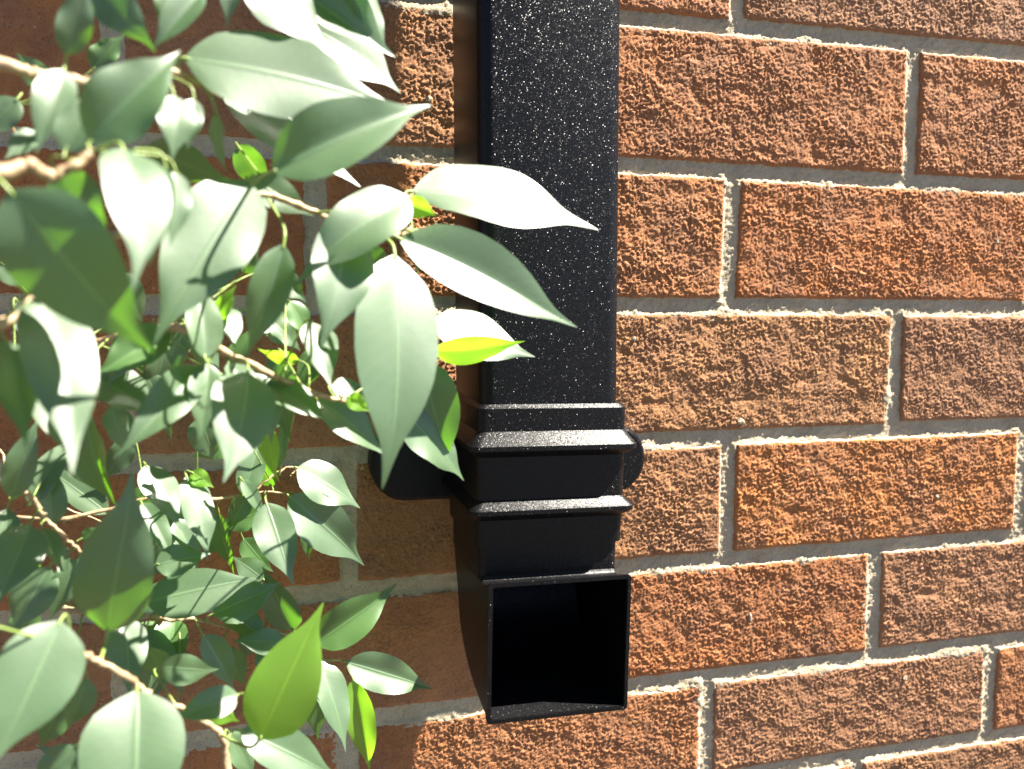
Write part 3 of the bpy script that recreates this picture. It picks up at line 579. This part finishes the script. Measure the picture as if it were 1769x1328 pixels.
sub('flange', [R(1.5, -282.4), R(2.4, -283.0), R(6.2, -288.2), R(6.9, -289.0), R(6.9, -291.1), R(6.3, -291.8), R(2.6, -294.4), R(1.4, -295)])
sub('flange', [R(1.2, -312.8), R(2.2, -313.6), R(5.9, -317.2), R(6.4, -317.9), R(6.4, -319.8), R(5.9, -320.4), R(2.4, -323.0), R(1.2, -323.6)])
# the outlet: bends from the vertical socket to a forward-facing square mouth, hollow
FP = [(-85.4, -349.0), (-87.0, -350.6), (-90.0, -350.6), (-95.0, -349.2), (-99.0, -348.0), (-103.5, -346.6)]
BP = [(-20.5, -349.0), (-24.5, -356.5), (-32.0, -370.0), (-42.0, -389.0), (-66.0, -402.5), (-103.5, -408.6)]
BPs = spline([(0, a, b) for a, b in BP], 4); FPs = spline([(0, a, b) for a, b in FP], 4)
def sect(F, B, x0, x1, r=1.5):
    F = Vector((0, F[1], F[2])); B = Vector((0, B[1], B[2])); L = (B - F).length; d = (B - F) / L
    pts = []
    for cx, cl, a0 in ((x1 - r, L - r, 0), (x0 + r, L - r, 90), (x0 + r, r, 180), (x1 - r, r, 270)):
        for i in range(4):
            a = math.radians(a0 + 90 * i / 3); l = cl + r * math.sin(a)
            q = F + d * l; pts.append((cx + r * math.cos(a), q.y, q.z))
    return pts
outer = []; inner = []
for F, B in zip(FPs, BPs):
    t_ = min(1, max(0, (-F[1] - 85) / 18.5))
    outer.append(sect(F, B, PX0 + .2 * (1 - t_) + .3 * t_, PX1 - .2 - .5 * t_))
    F = np.array(F); B = np.array(B); d = (B - F) / np.linalg.norm(B - F)
    inner.append(sect(F + d * 1.6, B - d * 1.6, PX0 + 1.8, PX1 - 2.0, .8))
sub('outlet', outer + inner[::-1], cap0=False, cap1=True)
rim_o = [sect(np.array(FPs[-1]) + np.array([0, dy, .45]), np.array(BPs[-1]) + np.array([0, dy, -.45]), PX0 - .25, PX1 - .2, 1.7) for dy in (1.6, -.4)]
rim_i = [sect(np.array(FPs[-1]) + np.array([0, dy, -1.3]), np.array(BPs[-1]) + np.array([0, dy, 1.3]), PX0 + 1.5, PX1 - 1.7, .8) for dy in (-.4, 1.6)]
sub('mouth_rim', rim_o + rim_i, cap0=False, cap1=False)
def lug(sgn):
    cx = PC[0]; zc = -309.5; hw = 75.5; hh = 19.0; r = 18.0; pts = []
    out = []
    for inset, y in ((0.0, -1.0), (0.0, -17.5), (.8, -19.4), (2.2, -20.2)):
        ringp = []
        for i in range(13):
            a = math.radians(-90 + 180 * i / 12)
            ringp.append((cx + sgn * (hw - r + (r - inset) * math.cos(a)), y, zc + (hh - inset) * math.sin(a)))
        ringp.append((cx + sgn * 8, y, zc + hh - inset)); ringp.append((cx + sgn * 8, y, zc - hh + inset))
        out.append(ringp)
    return sub('lug', out)
lug(-1); lug(1)
loft('spacer', [ring(0, -288, 2, 3, (292, 341, -26, -1)), ring(0, -330, 2, 3, (292, 341, -26, -1))], parent=shoe)
# the shoe sits a touch out of true on the pipe
piv = Vector((0, 0, (-290 + OZ) * MM - pipe_t.location.z))
shoe.matrix_local = Matrix.Translation(piv) @ Matrix.Rotation(math.radians(1.3), 4, 'Y') @ Matrix.Translation(-piv)

# ------------------------------------------------------------------ weeping fig
b0 = Vector(BRANCHES[0][0][0])
trunk_path = [(-60, -330, 0), (-52, -318, 180), (-30, -300, 420), (-22, -280, 620), (-30, -262, 800), (-40, -240, 960)]
fig = empty('weeping_fig', 'leafy weeping fig with glossy pointed leaves hanging in front of the brick wall at left', 'tree', (-.06, -.33, 0))
FO = Vector((-60, -330, 0))
def FP_(v): return [((Vector(p) - FO) * MM) for p in v]
tp = spline(trunk_path, 6)
V, F = tube(tp, [9 - 5 * i / (len(tp) - 1) for i in range(len(tp))], 10)
link('trunk', mesh('trunk', [tuple(p) for p in FP_(V)], F), M_BARK, fig)
rb = random.Random(3)
for pts, r0, r1 in BRANCHES:
    p0 = np.array(pts[0])
    if p0[0] < 130 and len(pts) > 3:
        q = min(tp, key=lambda t: np.linalg.norm(np.array(t) - (p0 + np.array([-50, 0, -50]))))
        if p0[0] < 110: pts = [tuple(q)] + list(pts)
    path = spline(pts, 7); n = len(path)
    path = [np.array(p) + np.array([rb.uniform(-.35, .35) for _ in range(3)]) for p in path]
    rad = [.78 * (r0 + (r1 - r0) * i / (n - 1)) * (1 + .14 * rb.uniform(-1, 1) + (.25 if i % 7 == 0 else 0)) for i in range(n)]
    V, F = tube(path, rad, 8)
    link('branch', mesh('branch', [tuple(p) for p in FP_(V)], F), M_BARK, fig)
PROF_T = [0, .025, .06, .12, .22, .33, .44, .55, .65, .73, .79, .84, .89, .94, .98, 1.0]
PROF_W = [.02, .22, .46, .74, .94, 1.0, .97, .86, .68, .48, .31, .20, .125, .075, .035, .01]
def leaf_mesh(L, Wd, fold, bend, rl):
    """local frame: +X along the midrib, +Z the upper face; mm"""
    nv, nu = 30, 13
    tt = np.linspace(0, 1, nv) ** .92; uu = np.linspace(-1, 1, nu)
    u, t = np.meshgrid(uu, tt)
    sk = rl.uniform(-.06, .06)
    wl = np.interp(t, PROF_T, PROF_W) * Wd / 2
    ph = rl.uniform(0, 6.3); wv = rl.uniform(.25, .75); fr = rl.uniform(9, 15)
    y = u * wl * (1 + sk * np.sign(u))
    tf = math.tan(math.radians(fold))
    au = np.sqrt(u * u + .012) - .11
    z = au * wl * tf * np.interp(t, [0, .15, .7, 1], [.6, 1, 1, .4])
    z += -.10 * wl * u * u                                                     # soft doming of each half
    z += wv * np.sin(t * fr + ph + np.sign(u) * 1.1) * np.abs(u) ** 2.2 * np.minimum(1, wl / 5.0)   # wavy edge
    z += bend * L * (4 * t * (1 - t))
    curl = rl.uniform(-.06, .06)
    z += curl * L * np.clip((t - .7) / .3, 0, 1) ** 2 * .5
    side = rl.uniform(-.05, .05) * L
    y = y + side * np.clip((t - .66) / .34, 0, 1) ** 2 * 0.8
    tw = rl.uniform(-.35, .35)
    a = tw * (t - .35); y, z = y * np.cos(a) - z * np.sin(a) * 0 - (z - bend * L * 4 * t * (1 - t)) * np.sin(a), z + y * np.sin(a)
    x = t * L
    v = np.stack([x, y, z], -1).reshape(-1, 3)
    uv = np.stack([(u * .5 + .5), t], -1).reshape(-1, 2)
    return mesh('leaf', v * MM, grid_faces(nu, nv), True, uv)
rl = random.Random(11)
for (b, t, n, Wd, fold, bend, kind, foot) in LEAVES:
    b = Vector(b); t = Vector(t); n = Vector(n); a = (t - b); L = a.length; a.normalize()
    n = (n - a * n.dot(a)).normalized(); s = n.cross(a)
    me = leaf_mesh(L, Wd, fold, bend, rl)
    o = link('leaf', me, M_LEAF[kind], fig)
    o.matrix_local = Matrix(((a.x, s.x, n.x, (b.x - FO.x) * MM), (a.y, s.y, n.y, (b.y - FO.y) * MM), (a.z, s.z, n.z, (b.z - FO.z) * MM), (0, 0, 0, 1)))
    if kind == 1: o['label'] = 'young bright yellow-green leaf'
    ft = Vector(foot); d = (ft - b)
    # petiole: leaves the blade along its axis and curves to the twig; sub-part of the leaf
    c1 = b - a * min(8, .5 * d.length)
    c1 = b - a * min(5, .35 * d.length); pp = [b + a * 1.5, b, c1 * .55 + (b + d * .4) * .45, ft]
    loc = [(q - b) for q in (Vector(p) for p in spline([tuple(p) for p in pp], 5))]
    loc = [Vector((q.dot(a), q.dot(s), q.dot(n))) for q in loc]
    V, F = tube(loc, [.24 + .32 * min(1, L / 60) for _ in loc], 6)
    link('petiole', mesh('petiole', [tuple(p * MM) for p in V], F), M_PETIOLE, o)
